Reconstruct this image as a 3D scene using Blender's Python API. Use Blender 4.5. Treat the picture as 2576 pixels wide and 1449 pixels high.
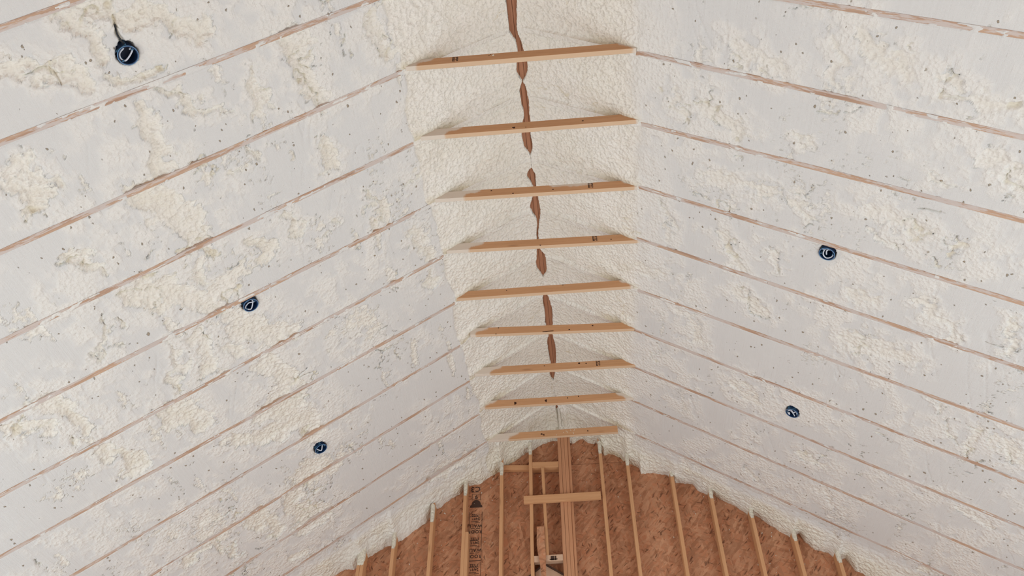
import bpy, math, random
import numpy as np
from mathutils import Matrix, Vector

for _o in list(bpy.data.objects):
    bpy.data.objects.remove(_o, do_unlink=True)
SC = bpy.context.scene
COL = SC.collection
random.seed(7)

# One "bay" (rafter spacing, 24 inches) is the modelling unit; world metres = bays * S.
S = 0.6096
ZOFF = 6.777            # height in metres of the collar-tie undersides above the floor
def W3(x, y, z):
    return Vector((x * S, y * S, z * S + ZOFF))

# ------------------------------------------------------------------ camera
yaw, pitch, roll, FPX = -0.10063, 0.77193, -0.00135, 1995.518
CAM = (0.42665, -4.88902, -8.49293)
f_ = Vector((math.sin(yaw) * math.cos(pitch), math.cos(yaw) * math.cos(pitch), math.sin(pitch)))
r0 = Vector((math.cos(yaw), -math.sin(yaw), 0)); u0 = r0.cross(f_)
r_ = r0 * math.cos(roll) + u0 * math.sin(roll); u_ = -r0 * math.sin(roll) + u0 * math.cos(roll)
cd = bpy.data.cameras.new('camera'); cam = bpy.data.objects.new('camera', cd); COL.objects.link(cam)
cd.sensor_width = 36.0; cd.sensor_fit = 'HORIZONTAL'; cd.lens = FPX / 2576 * 36.0
cd.clip_start = 0.05; cd.clip_end = 200
m = Matrix.Identity(4)
for i in range(3):
    m[i][0] = r_[i]; m[i][1] = u_[i]; m[i][2] = -f_[i]
m.translation = W3(*CAM)
cam.matrix_world = m
SC.camera = cam

# ------------------------------------------------------------------ light and exposure
world = bpy.data.worlds.new('daylight'); SC.world = world; world.use_nodes = True
bg = world.node_tree.nodes['Background']
bg.inputs['Color'].default_value = (0.86, 0.945, 1.0, 1); bg.inputs['Strength'].default_value = 1.12
SC.view_settings.view_transform = 'Standard'; SC.view_settings.look = 'None'
SC.view_settings.gamma = 1.0; SC.view_settings.use_curve_mapping = False
SC.view_settings.exposure = -0.25
def area(name, loc, target, size, power, color):
    ld = bpy.data.lights.new(name, 'AREA'); ld.shape = 'RECTANGLE'; ld.size, ld.size_y = size
    ld.energy = power; ld.color = color
    o = bpy.data.objects.new(name, ld); COL.objects.link(o); o.location = loc
    o.rotation_euler = (Vector(target) - Vector(loc)).to_track_quat('-Z', 'Y').to_euler()
    return o
# added area lamps at the open sides; this pair fills the ceiling foam
area('fill_light_right', (4.3, -0.2, 1.5), (-2.5, 1.2, 5.5), (6.0, 1.8), 110, (0.92, 0.985, 1.0))
area('fill_light_left', (-4.3, 0.6, 1.5), (2.5, 1.5, 5.5), (6.0, 1.8), 80, (0.91, 0.98, 1.0))
area('floor_fill_right', (4.2, -1.0, 2.4), (0.5, -0.5, 0.0), (6.0, 1.4), 150, (0.95, 0.99, 1.0))  # added pair aimed down so the floor bounces light onto tie undersides
area('floor_fill_left', (-4.2, -1.0, 2.4), (-0.5, -0.5, 0.0), (6.0, 1.4), 150, (0.94, 0.985, 1.0))

RL = {-2: (-2.043, 0.0171), -1: (-1.007, -0.0094), 0: (-0.046, 0.0145), 1: (0.962, 0.0078), 2: (2.016, -0.0067), 3: (3.002, 0.004), 4: (4.032, -0.0087), 5: (5.008, 0.0071), 6: (5.986, 0.0009), 7: (6.993, 0.0189), 8: (7.932, 0.0209)}
RR = {-1: (-0.918, -0.0194), 0: (0.001, 0.0033), 1: (0.985, -0.0087), 2: (2.004, 0.0069), 3: (2.957, 0.0112), 4: (4.027, -0.0016), 5: (4.979, 0.0078), 6: (5.951, 0.0071), 7: (6.939, 0.0053), 8: (7.97, 0.0015)}
TIES = [(-0.085, 0.0129), (0.915, 0.0084), (1.969, 0.0207), (2.952, 0.0268), (3.939, 0.0007), (4.871, 0.0445), (5.868, 0.0097), (6.837, -0.0021), (7.892, -0.0203)]
SLIT = [(-0.384, -0.126, 0.02), (-0.124, -0.125, -0.01), (0.069, -0.15, -0.024), (0.11, -0.023, 0.008), (0.184, -0.014, 0.026), (0.303, -0.0, 0.046), (0.527, -0.047, 0.083), (0.674, -0.051, 0.064), (0.72, 1, -1), (0.804, 1, -1), (0.854, -0.042, 0.033), (1.103, -0.033, 0.043), (1.296, -0.006, 0.037), (1.379, -0.036, 0.041), (1.621, -0.092, 0.02), (1.829, -0.054, 0.036), (1.886, -0.042, 0.032), (1.928, 1, -1), (2.243, 1, -1), (2.291, -0.095, 0.033), (2.404, -0.046, 0.03), (2.534, 0.008, 0.025), (2.634, 0.012, 0.035), (2.748, -0.016, 0.032), (2.941, -0.086, 0.053), (3.104, -0.027, 0.047), (3.195, 0.015, 0.034), (3.39, -0.012, -0.0), (3.6, -0.029, -0.016), (3.842, -0.042, -0.029), (3.953, -0.044, 0.065), (4.175, -0.107, 0.062), (4.373, -0.03, 0.062), (4.428, 1, -1), (4.87, 1, -1), (4.938, -0.032, 0.042), (5.294, -0.024, 0.093), (5.66, -0.029, 0.076), (5.963, 0.007, 0.05), (6.095, -0.031, 0.062), (6.321, -0.032, 0.084), (6.61, -0.029, 0.074), (6.788, -0.004, 0.063), (7.024, -0.058, 0.018), (7.208, -0.047, 0.006), (7.262, 1, -1), (8.118, 1, -1), (8.172, -0.008, 0.048), (8.324, -0.009, 0.071), (8.603, 0.014, 0.071), (8.643, 1, -1), (9.179, 1, -1)]
BND = [(-4.091, -1.985), (-3.902, -1.994), (-3.744, -1.833), (-3.584, -1.724), (-3.329, -1.572), (-3.21, -1.546), (-3.03, -1.444), (-2.831, -1.277), (-2.606, -1.117), (-2.492, -0.865), (-2.354, -0.83), (-2.237, -0.701), (-1.986, -0.552), (-1.882, -0.401), (-1.599, -0.356), (-1.49, -0.265), (-1.27, -0.127), (-1.144, -0.063), (-0.952, 0.098), (-0.686, 0.284), (-0.572, 0.333), (-0.392, 0.452), (-0.145, 0.549), (0.192, 0.489), (0.286, 0.449), (0.355, 0.525), (0.462, 0.556), (0.56, 0.45), (0.654, 0.424), (0.743, 0.433), (0.821, 0.204), (0.863, 0.137), (0.944, 0.159), (1.053, 0.143), (1.186, 0.052), (1.242, -0.015), (1.345, -0.076), (1.527, -0.186), (1.551, -0.32), (1.789, -0.317), (2.055, -0.386), (2.175, -0.558), (2.293, -0.582), (2.5, -0.603), (2.581, -0.753), (2.743, -0.854), (2.85, -0.836), (2.987, -0.976), (3.203, -1.112), (3.392, -1.292), (3.543, -1.324), (3.722, -1.492), (3.879, -1.641), (4.064, -1.781), (4.216, -1.705), (4.271, -1.875), (4.419, -2.025), (4.627, -2.094), (4.735, -2.246), (4.881, -2.21), (4.985, -2.431)]
STUDS = [(-3.732, -2.021), (-3.153, -1.728), (-2.463, -1.24), (-1.851, -0.719), (-1.153, -0.321), (-0.581, 0.107), (0.797, 0.043), (1.304, -0.256), (2.112, -0.549), (2.771, -1.049), (3.422, -1.475), (4.074, -1.955), (4.719, -2.385)]
PATL = [(-4.39, -1.66, -3.98, -1.31, 0.092), (-3.71, -1.9, -3.1, -1.4, 0.132), (-3.84, -1.88, -3.77, -1.53, 0.092), (-3.75, -1.23, -3.49, -1.14, 0.078), (-1.58, -0.9, -1.49, -0.32, 0.113), (-2.81, -0.77, -2.83, -0.26, 0.06), (-2.36, -0.89, -2.28, -0.11, 0.154), (-3.49, -0.87, -3.13, -0.45, 0.058), (-3.83, -0.78, -3.75, -0.13, 0.115), (-4.77, -0.73, -4.82, -0.26, 0.086), (-4.67, -0.76, -4.64, -0.45, 0.078), (-3.96, 0.06, -3.85, 0.83, 0.198), (-3.0, -0.01, -2.86, 0.21, 0.045), (-2.39, 0.49, -2.38, 0.8, 0.086), (-3.28, 0.28, -3.14, 0.34, 0.045), (-2.11, 1.35, -2.0, 1.9, 0.047), (-4.05, 0.15, -3.72, 0.68, 0.132), (-4.74, 0.35, -4.75, 0.76, 0.068), (-4.49, 1.2, -3.94, 1.97, 0.166), (-4.02, 1.21, -3.93, 1.48, 0.094), (-3.34, 1.27, -3.21, 1.57, 0.088), (-3.03, 1.11, -2.84, 1.57, 0.069), (-3.91, 2.15, -3.56, 2.85, 0.218), (-4.02, 2.59, -3.98, 2.83, 0.104), (-4.9, 1.24, -5.05, 1.85, 0.032), (-4.83, 1.46, -4.77, 1.58, 0.032), (-4.53, 2.11, -4.62, 2.74, 0.07), (-4.27, 2.2, -4.3, 2.82, 0.112), (-2.53, 1.53, -2.53, 1.58, 0.041), (-1.69, 2.35, -1.48, 2.89, 0.102), (-1.62, 3.19, -1.57, 3.44, 0.083), (-3.82, 3.15, -3.6, 3.78, 0.166), (-3.84, 4.0, -3.61, 4.96, 0.247), (-4.42, 4.25, -4.31, 4.32, 0.159), (-5.66, 1.98, -5.56, 2.58, 0.179), (-6.1, 2.14, -5.92, 2.42, 0.116), (-4.84, 3.11, -4.67, 3.67, 0.148), (-5.61, 3.22, -5.47, 3.83, 0.114), (-4.3, 4.54, -3.59, 4.66, 0.165), (-4.25, 6.21, -4.15, 7.08, 0.23), (-5.67, 6.24, -5.43, 6.15, 0.135), (-5.13, 6.33, -5.25, 6.84, 0.051), (-4.62, 7.68, -4.52, 7.77, 0.151), (-4.73, 6.0, -4.62, 6.81, 0.102), (-2.27, 7.92, -1.71, 8.06, 0.188), (-1.64, 1.53, -1.43, 1.47, 0.042)]
PATR = [(2.35, -0.3, 2.83, -0.18, 0.12), (3.22, -0.65, 3.49, -0.18, 0.081), (3.59, -0.7, 3.91, -0.35, 0.117), (4.17, -0.47, 4.35, -0.39, 0.095), (4.19, -0.21, 4.4, -0.21, 0.058), (4.51, -0.22, 4.79, -0.22, 0.105), (1.85, 0.46, 2.02, 0.74, 0.086), (2.19, 0.46, 2.54, 0.73, 0.14), (3.07, 0.55, 3.13, 0.83, 0.036), (4.71, 0.32, 5.0, 0.55, 0.118), (4.39, 0.72, 4.55, 0.76, 0.029), (2.3, 1.53, 2.95, 1.52, 0.098), (3.08, 1.46, 3.37, 1.52, 0.047), (3.34, 1.59, 3.44, 1.74, 0.038), (3.86, 1.36, 4.39, 1.48, 0.135), (3.96, 1.69, 4.26, 1.7, 0.037), (2.44, 2.41, 2.68, 2.8, 0.106), (2.91, 2.36, 3.13, 2.71, 0.062), (2.68, 3.34, 2.99, 3.57, 0.111), (3.9, 2.62, 4.15, 2.73, 0.089), (4.49, 2.46, 4.99, 2.87, 0.086), (5.44, 2.86, 5.42, 2.32, 0.055), (3.99, 3.52, 4.62, 3.5, 0.145), (2.9, 5.33, 3.28, 5.61, 0.124), (4.99, 4.1, 5.04, 4.26, 0.026), (5.27, 4.38, 5.35, 4.79, 0.032), (2.2, 4.22, 2.3, 4.62, 0.121), (1.3, 3.68, 1.82, 3.49, 0.148), (1.68, 2.19, 1.84, 2.48, 0.054), (5.86, 4.34, 6.09, 4.6, 0.153), (4.0, 6.49, 4.28, 6.46, 0.113), (4.32, 7.22, 4.51, 7.41, 0.117), (3.24, 7.51, 3.49, 7.66, 0.103), (5.92, 6.14, 6.19, 6.18, 0.091)]
wL, tL, wR, tR, ZR = 1.35186, 0.69516, 1.45081, 0.64211, 0.90049
YS = 8.65; YO = YS + 0.229          # faces of the gable studs and of the gable sheathing
FLOORZ = -ZOFF / S

# ------------------------------------------------------------------ mesh helpers
def link(name, verts, faces, mat=None, parent=None, origin=None, attrs=None, smooth=False):
    """verts in bays -> one mesh object with its origin at `origin` (bays)."""
    v = np.asarray(verts, float)
    if origin is None: origin = tuple(v.mean(0))
    w = (v - np.array(origin)) * S
    me = bpy.data.meshes.new(name)
    if isinstance(faces, np.ndarray):
        me.vertices.add(len(w)); me.vertices.foreach_set('co', w.astype(np.float32).ravel())
        n = len(faces); me.loops.add(n * 4); me.polygons.add(n)
        me.loops.foreach_set('vertex_index', faces.astype(np.int32).ravel())
        me.polygons.foreach_set('loop_start', np.arange(0, n * 4, 4, dtype=np.int32))
        me.polygons.foreach_set('loop_total', np.full(n, 4, dtype=np.int32))
        me.update(calc_edges=True)
    else:
        me.from_pydata([tuple(a) for a in w], [], faces)
    if attrs:
        for k, a in attrs.items():
            a = np.asarray(a, np.float32)
            if a.ndim == 1:
                at = me.attributes.new(k, 'FLOAT', 'POINT'); at.data.foreach_set('value', a)
            else:
                at = me.attributes.new(k, 'FLOAT_VECTOR', 'POINT'); at.data.foreach_set('vector', a.ravel())
    if smooth:
        me.polygons.foreach_set('use_smooth', np.ones(len(me.polygons), dtype=bool))
    me.validate(); me.update()
    if mat: me.materials.append(mat)
    o = bpy.data.objects.new(name, me); COL.objects.link(o)
    wloc = W3(*origin)
    if parent is not None:
        o.parent = parent; o.location = wloc - parent['_w'].copy() if False else wloc - Vector(WLOC[parent.name])
    else:
        o.location = wloc
    WLOC[o.name] = tuple(wloc)
    return o
WLOC = {}
def empty(name, origin):
    o = bpy.data.objects.new(name, None); COL.objects.link(o); o.location = W3(*origin)
    WLOC[o.name] = tuple(o.location); return o
def tag(o, label=None, cat=None, group=None, kind=None):
    if label: o['label'] = label
    if cat: o['category'] = cat
    if group: o['group'] = group
    if kind: o['kind'] = kind
    return o

def board_geo(A, B, width_dir, w, t, nseg=1, bev=0.004, seed=None):
    """Board from A to B: width w along width_dir, thickness t; eased edges. Returns verts, faces, grain."""
    A = Vector(A); B = Vector(B); L = (B - A).length; d = (B - A) / L
    wd = Vector(width_dir); wd = (wd - d * wd.dot(d)).normalized(); td = d.cross(wd)
    hw, ht = w / 2, t / 2
    prof = [(-hw + bev, -ht), (hw - bev, -ht), (hw, -ht + bev), (hw, ht - bev), (hw - bev, ht), (-hw + bev, ht), (-hw, ht - bev), (-hw, -ht + bev)]
    off = random.random() * 50 if seed is None else seed
    V = []; G = []; F = []
    for k in range(nseg + 1):
        c = A + d * (L * k / nseg)
        for a, b in prof:
            V.append(tuple(c + wd * a + td * b)); G.append((L * k / nseg + off, a + off * 0.37, b))
    for k in range(nseg):
        for j in range(8):
            a = k * 8 + j; b = k * 8 + (j + 1) % 8
            F.append((a, b, b + 8, a + 8))
    F.append(tuple(reversed(range(8)))); F.append(tuple(range(nseg * 8, nseg * 8 + 8)))
    return V, F, G
def board(name, A, B, wd, w, t, mat, parent=None, nseg=1, origin=None, coat=None, seed=None):
    V, F, G = board_geo(A, B, wd, w, t, nseg, seed=seed)
    at = {'grain': G}
    at['coat'] = coat(np.array(V)) if coat else np.zeros(len(V))
    return link(name, V, F, mat, parent, origin or tuple(A), at)

# ------------------------------------------------------------------ numpy noise
def _h(ix, iy, s):
    n = (ix.astype(np.int64) * 374761393 + iy.astype(np.int64) * 668265263 + s * 1442695041) & 0xffffffff
    n = ((n ^ (n >> 13)) * 1274126177) & 0xffffffff
    n = ((n ^ (n >> 16)) * 2246822519) & 0xffffffff
    return ((n ^ (n >> 15)) & 0xffffff) / float(0xffffff)
def vn(x, y, s=0):
    ix = np.floor(x); iy = np.floor(y); fx = x - ix; fy = y - iy
    ix = ix.astype(np.int64); iy = iy.astype(np.int64)
    fx = fx * fx * (3 - 2 * fx); fy = fy * fy * (3 - 2 * fy)
    a = _h(ix, iy, s); b = _h(ix + 1, iy, s); c = _h(ix, iy + 1, s); d = _h(ix + 1, iy + 1, s)
    return ((a + (b - a) * fx) * (1 - fy) + (c + (d - c) * fx) * fy) * 2 - 1
def fbm(x, y, s=0, o=4, g=0.5):
    r = 0; a = 1; t = 0
    for k in range(o):
        c, n = math.cos(k * 1.1), math.sin(k * 1.1)
        r = r + a * vn((x * c - y * n) * 2 ** k + 7.3 * k, (x * n + y * c) * 2 ** k - 3.1 * k, s + k); t += a; a *= g
    return r / t
def worley(x, y, s=0):
    ix = np.floor(x).astype(np.int64); iy = np.floor(y).astype(np.int64)
    best = np.full(x.shape, 9.0)
    for i in (-1, 0, 1):
        for j in (-1, 0, 1):
            cx, cy = ix + i, iy + j
            px = cx + 0.15 + 0.7 * _h(cx, cy, s + 11); py = cy + 0.15 + 0.7 * _h(cx, cy, s + 23)
            r = 0.75 + 0.5 * _h(cx, cy, s + 31)
            best = np.minimum(best, ((x - px) ** 2 + (y - py) ** 2) * r)
    return np.clip(1 - best * 1.6, 0, 1)      # domes
def sm(a, b, x):
    t = np.clip((x - a) / (b - a), 0, 1); return t * t * (3 - 2 * t)

# ------------------------------------------------------------------ node helpers / materials
def newmat(name):
    m = bpy.data.materials.new(name); m.use_nodes = True
    nt = m.node_tree; nt.nodes.clear()
    out = nt.nodes.new('ShaderNodeOutputMaterial'); b = nt.nodes.new('ShaderNodeBsdfPrincipled')
    nt.links.new(b.outputs[0], out.inputs[0]); return m, nt, b
class N:
    def __init__(s, nt): s.nt = nt
    def n(s, t, **k):
        nd = s.nt.nodes.new(t)
        for a, v in k.items(): setattr(nd, a, v)
        return nd
    def set(s, sock, v):
        if isinstance(v, bpy.types.NodeSocket): s.nt.links.new(v, sock)
        elif v is not None: sock.default_value = v
    def attr(s, name, out='Fac'):
        nd = s.n('ShaderNodeAttribute', attribute_name=name); return nd.outputs[out]
    def mul(s, v, vec):
        nd = s.n('ShaderNodeVectorMath', operation='MULTIPLY'); s.set(nd.inputs[0], v); s.set(nd.inputs[1], vec); return nd.outputs[0]
    def vadd(s, v, w):
        nd = s.n('ShaderNodeVectorMath', operation='ADD'); s.set(nd.inputs[0], v); s.set(nd.inputs[1], w); return nd.outputs[0]
    def math(s, op, a, b=None, c=None, clamp=False):
        nd = s.n('ShaderNodeMath', operation=op, use_clamp=clamp); s.set(nd.inputs[0], a)
        if b is not None: s.set(nd.inputs[1], b)
        if c is not None: s.set(nd.inputs[2], c)
        return nd.outputs[0]
    def noise(s, vec, scale, detail=3, rough=0.55, dist=0.0, out='Fac'):
        nd = s.n('ShaderNodeTexNoise'); s.set(nd.inputs['Vector'], vec); s.set(nd.inputs['Scale'], scale)
        nd.inputs['Detail'].default_value = detail; nd.inputs['Roughness'].default_value = rough; nd.inputs['Distortion'].default_value = dist
        return nd.outputs[out]
    def vor(s, vec, scale, feature='F1', out='Distance', rnd=1.0, smooth=None):
        nd = s.n('ShaderNodeTexVoronoi', feature=feature); s.set(nd.inputs['Vector'], vec); s.set(nd.inputs['Scale'], scale)
        nd.inputs['Randomness'].default_value = rnd
        if smooth is not None: nd.inputs['Smoothness'].default_value = smooth
        return nd.outputs[out]
    def ramp(s, v, a, b, lo=0.0, hi=1.0):
        nd = s.n('ShaderNodeMapRange', interpolation_type='SMOOTHSTEP'); s.set(nd.inputs[0], v)
        for i, q in enumerate((a, b, lo, hi)): nd.inputs[1 + i].default_value = q
        return nd.outputs[0]
    def mix(s, f, a, b):
        nd = s.n('ShaderNodeMix', data_type='RGBA'); s.set(nd.inputs[0], f); s.set(nd.inputs[6], a); s.set(nd.inputs[7], b); return nd.outputs[2]
    def bump(s, h, dist, strength=1.0, normal=None):
        nd = s.n('ShaderNodeBump'); s.set(nd.inputs['Height'], h); nd.inputs['Distance'].default_value = dist
        s.set(nd.inputs['Strength'], strength)
        if normal is not None: s.set(nd.inputs['Normal'], normal)
        return nd.outputs[0]
def C4(r, g, b): return (r, g, b, 1.0)

def foam_material():
    m, nt, b = newmat('spray_foam'); n = N(nt)
    fc = n.attr('fc', 'Vector')                 # along slope, along ridge (metres)
    skin = n.attr('skin'); tint = n.attr('tint')
    # bubbly skin relief, only where the knife has not passed
    wob = n.noise(fc, 14, 2, out='Color')
    fcw = n.vadd(fc, n.mul(wob, (0.009, 0.009, 0.0)))
    v1 = n.vor(fcw, 36, 'SMOOTH_F1', smooth=0.35); v2 = n.vor(fcw, 80, 'SMOOTH_F1', smooth=0.4)
    bub = n.math('ADD', n.math('MULTIPLY', v1, -1.0), n.math('MULTIPLY', v2, -0.28))
    zone = n.attr('zone')
    bub = n.math('MULTIPLY', bub, n.math('MAXIMUM', skin, n.math('MULTIPLY', zone, 0.6)))
    # knife: faint long scores across the bay and a fine tooth
    sc = n.noise(n.mul(fc, (60, 3.5, 1)), 1.0, 3, 0.6)
    fine = n.noise(fc, 160, 2, 0.6)
    cut = n.math('MULTIPLY', n.math('ADD', n.math('MULTIPLY', sc, 0.22), n.math('MULTIPLY', fine, 0.14)), n.math('SUBTRACT', 1.0, skin))
    # opened cells: scattered little pits in the shaved face
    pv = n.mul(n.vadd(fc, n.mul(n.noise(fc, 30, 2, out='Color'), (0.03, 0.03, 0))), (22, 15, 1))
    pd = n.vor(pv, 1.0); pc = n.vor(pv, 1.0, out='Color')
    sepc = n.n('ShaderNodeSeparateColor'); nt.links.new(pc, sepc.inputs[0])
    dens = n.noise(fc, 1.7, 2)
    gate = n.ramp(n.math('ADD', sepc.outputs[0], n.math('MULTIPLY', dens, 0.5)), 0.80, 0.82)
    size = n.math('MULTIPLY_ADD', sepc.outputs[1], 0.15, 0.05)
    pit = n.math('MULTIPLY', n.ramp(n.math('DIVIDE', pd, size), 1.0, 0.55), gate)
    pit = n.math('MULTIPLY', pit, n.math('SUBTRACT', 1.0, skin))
    h = n.math('SUBTRACT', n.math('ADD', bub, cut), n.math('MULTIPLY', pit, 0.5))
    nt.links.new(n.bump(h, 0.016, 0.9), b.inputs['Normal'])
    shaved = n.mix(n.noise(fc, 2.2, 3), C4(0.665, 0.655, 0.645), C4(0.70, 0.69, 0.675))
    skinc = n.mix(n.noise(fc, 5.0, 3), C4(0.86, 0.825, 0.775), C4(0.84, 0.80, 0.73))
    col = n.mix(n.math('MAXIMUM', skin, n.math('MULTIPLY', zone, 0.55)), shaved, skinc)
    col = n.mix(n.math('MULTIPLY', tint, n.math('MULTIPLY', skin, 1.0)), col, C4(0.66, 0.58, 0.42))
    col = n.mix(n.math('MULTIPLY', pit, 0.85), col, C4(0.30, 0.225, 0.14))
    nt.links.new(col, b.inputs['Base Color'])
    b.inputs['Roughness'].default_value = 0.5; b.inputs['Specular IOR Level'].default_value = 0.4
    return m

def wood_material(name, light, dark, knot=0.5, smear=0.0, white=(0.74, 0.70, 0.67), rough=0.65):
    m, nt, b = newmat(name); n = N(nt)
    g = n.attr('grain', 'Vector'); coat = n.attr('coat')
    gs = n.mul(g, (1.3, 26, 26))
    a = n.noise(gs, 1.0, 4, 0.6, 0.6)
    fine = n.noise(n.mul(g, (4, 120, 120)), 1.0, 2)
    f = n.math('ADD', n.math('MULTIPLY', n.ramp(a, 0.3, 0.75), 0.7), n.math('MULTIPLY', fine, 0.3))
    col = n.mix(f, C4(*light), C4(*dark))
    kd = n.vor(n.mul(g, (1.1, 5, 5)), 1.0)
    kn = n.math('MULTIPLY', n.ramp(kd, 0.14, 0.03), knot)
    col = n.mix(kn, col, C4(dark[0] * .45, dark[1] * .36, dark[2] * .3))
    big = n.noise(n.mul(g, (0.7, 1, 1)), 1.0, 1)
    col = n.mix(n.ramp(big, 0.35, 0.7, 0, 0.35), col, C4(light[0] * 1.05, light[1] * 0.98, light[2] * 0.92))
    if smear > 0:
        s1 = n.noise(n.mul(g, (1.6, 14, 14)), 1.0, 4, 0.65, 0.4)
        s2 = n.noise(n.mul(g, (9, 60, 60)), 1.0, 3, 0.7)
        s = n.math('ADD', s1, n.math('MULTIPLY', n.math('SUBTRACT', s2, 0.5), 0.5))
        w = n.ramp(s, 0.56 - smear, 0.66 - smear, 0.0, 0.8)
        col = n.mix(w, col, C4(*white))
    col = n.mix(n.math('MULTIPLY', n.attr('pale'), 0.75), col, C4(0.66, 0.49, 0.34))  # paler tie undersides: light from below painted into the wood
    ce = n.math('ADD', coat, n.math('MULTIPLY', n.math('SUBTRACT', n.noise(g, 9, 3), 0.5), 0.5))
    col = n.mix(n.ramp(ce, 0.42, 0.72, 0, 0.86), col, C4(0.70, 0.63, 0.55))
    nt.links.new(col, b.inputs['Base Color'])
    nt.links.new(n.bump(f, 0.002, 0.5), b.inputs['Normal'])
    b.inputs['Roughness'].default_value = rough; b.inputs['Specular IOR Level'].default_value = 0.3
    return m

def osb_material():
    m, nt, b = newmat('strand_board'); n = N(nt)
    g = n.attr('grain', 'Vector')
    col = None; hs = None
    base = n.mix(n.noise(g, 1.2, 3), C4(0.46, 0.193, 0.098), C4(0.53, 0.237, 0.125))
    col = base
    for k, (ang, sx, sy) in enumerate(((0.35, 5, 26), (1.35, 5, 22), (-0.75, 6, 28), (2.2, 4.5, 20))):
        mp = n.n('ShaderNodeMapping'); nt.links.new(g, mp.inputs[0]); mp.inputs['Rotation'].default_value = (0, 0, ang)
        mp.inputs['Location'].default_value = (3.1 * k, 1.7 * k, 0)
        v = n.mul(n.vadd(mp.outputs[0], n.mul(n.noise(g, 6, 2, out='Color'), (0.08, 0.08, 0))), (sx, sy, 0))
        c = n.vor(v, 1.0, out='Color'); d = n.vor(v, 1.0)
        sp = n.n('ShaderNodeSeparateColor'); nt.links.new(c, sp.inputs[0])
        on = n.ramp(sp.outputs[0], 0.62, 0.66)
        tone = n.mix(sp.outputs[1], C4(0.27, 0.112, 0.055), C4(0.62, 0.335, 0.195))
        col = n.mix(n.math('MULTIPLY', on, 0.55), col, tone)
        # a few charred-dark slivers and their edges
        dk = n.math('MULTIPLY', n.ramp(sp.outputs[2], 0.90, 0.94), n.ramp(d, 0.33, 0.2))
        col = n.mix(n.math('MULTIPLY', dk, 0.65), col, C4(0.10, 0.038, 0.02))
        e = n.math('MULTIPLY', on, n.math('ADD', sp.outputs[1], 0.3)); hs = e if hs is None else n.math('MAXIMUM', hs, e)
    nt.links.new(col, b.inputs['Base Color']); nt.links.new(n.bump(hs, 0.0025, 0.6), b.inputs['Normal'])
    b.inputs['Roughness'].default_value = 0.7; b.inputs['Specular IOR Level'].default_value = 0.25
    return m

def plain(name, c, rough=0.5, spec=0.4):
    m, nt, b = newmat(name); n = N(nt)
    g = n.n('ShaderNodeTexCoord').outputs['Object']
    nt.links.new(n.mix(n.noise(g, 25, 2), C4(*[q * 0.88 for q in c]), C4(*[min(1, q * 1.1) for q in c])), b.inputs['Base Color'])
    b.inputs['Roughness'].default_value = rough; b.inputs['Specular IOR Level'].default_value = spec
    return m

FOAM = foam_material()
M_TIE = wood_material('planed_pine', (0.60, 0.335, 0.175), (0.50, 0.26, 0.125), 0.5)
M_RAFTER = wood_material('smeared_rafter_pine', (0.58, 0.40, 0.285), (0.36, 0.215, 0.155), 0.2, smear=0.13, white=(0.62, 0.56, 0.535))
M_RIDGE = wood_material('ridge_timber', (0.42, 0.20, 0.115), (0.27, 0.11, 0.06), 0.2, smear=0.0)
M_STUD = wood_material('stud_pine', (0.62, 0.34, 0.175), (0.52, 0.265, 0.125), 0.6)
M_POST = wood_material('post_pine', (0.55, 0.275, 0.15), (0.44, 0.20, 0.10), 0.6)
M_PALE = wood_material('pale_offcut_pine', (0.62, 0.42, 0.30), (0.54, 0.35, 0.23), 0.4)
M_DARKW = wood_material('dark_gap_wood', (0.09, 0.045, 0.03), (0.05, 0.025, 0.015), 0.2)  # near-black tone for painted gap shade, also the backing behind the sheathing
OSB = osb_material()
M_BOX = plain('shade_blue_plastic', (0.007, 0.028, 0.085), 0.35, 0.5)  # near-black copy of the box blue, interior shade put into the colour
M_RIM = plain('lit_rim_plastic', (0.10, 0.24, 0.44), 0.35, 0.5)  # brighter copy of the same blue, painting the rim as lit
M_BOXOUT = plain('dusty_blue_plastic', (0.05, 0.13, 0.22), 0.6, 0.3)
M_BOXIN = plain('deep_shade_plastic', (0.006, 0.014, 0.045), 0.4, 0.4)  # darkest copy, shade painted on the back of the box
M_CABLE = plain('white_cable', (0.62, 0.66, 0.75), 0.4, 0.5)
M_BLACK = plain('black_cable', (0.015, 0.015, 0.02), 0.5, 0.4)
M_INK = plain('black_ink', (0.07, 0.042, 0.032), 0.8, 0.1)
M_KNOT = plain('knot_brown', (0.05, 0.018, 0.01), 0.7, 0.2)
M_SPECK = plain('foam_speck', (0.80, 0.76, 0.66), 0.6, 0.2)
M_SUB = wood_material('dusty_subfloor', (0.74, 0.73, 0.70), (0.66, 0.65, 0.62), 0.1)
M_DECK = plain('roof_deck', (0.35, 0.2, 0.12), 0.8, 0.2)

# ------------------------------------------------------------------ slope frames
NL = Vector((tL, 0, -1)).normalized(); NR = Vector((-tR, 0, -1)).normalized()
def zs(x): return np.where(x < 0, -tL * (-x - wL), -tR * (x - wR))
def spt(side, x, y, h=0.0):
    z = -tL * (-x - wL) if side < 0 else -tR * (x - wR)
    n = NL if side < 0 else NR
    return Vector((x + n.x * h, y, z + n.z * h))
for k in (-3,): RL[k] = (-3.02, 0.0)
for k in (-3, -2): RR[k] = (k + 0.03, -0.005)
def ry(side, k, x):
    t = RL if side < 0 else RR; w = wL if side < 0 else wR
    if k == 9: return YO + 0 * np.abs(x)
    y0, sl = t[k]
    # above the collar ties each rafter pair stands just behind its tie
    yr = TIES[k][0] + TIES[k][1] * side * .7 + .098 if 0 <= k <= 8 else (RL[k][0] + RR[k][0]) / 2
    d = np.abs(x) - w
    return np.where(d > 0, y0 + sl * d, yr + (y0 - yr) * np.clip((np.abs(x) - w + .08) / .08, 0, 1))
XE_L, XE_R = -7.9, 7.6

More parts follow.
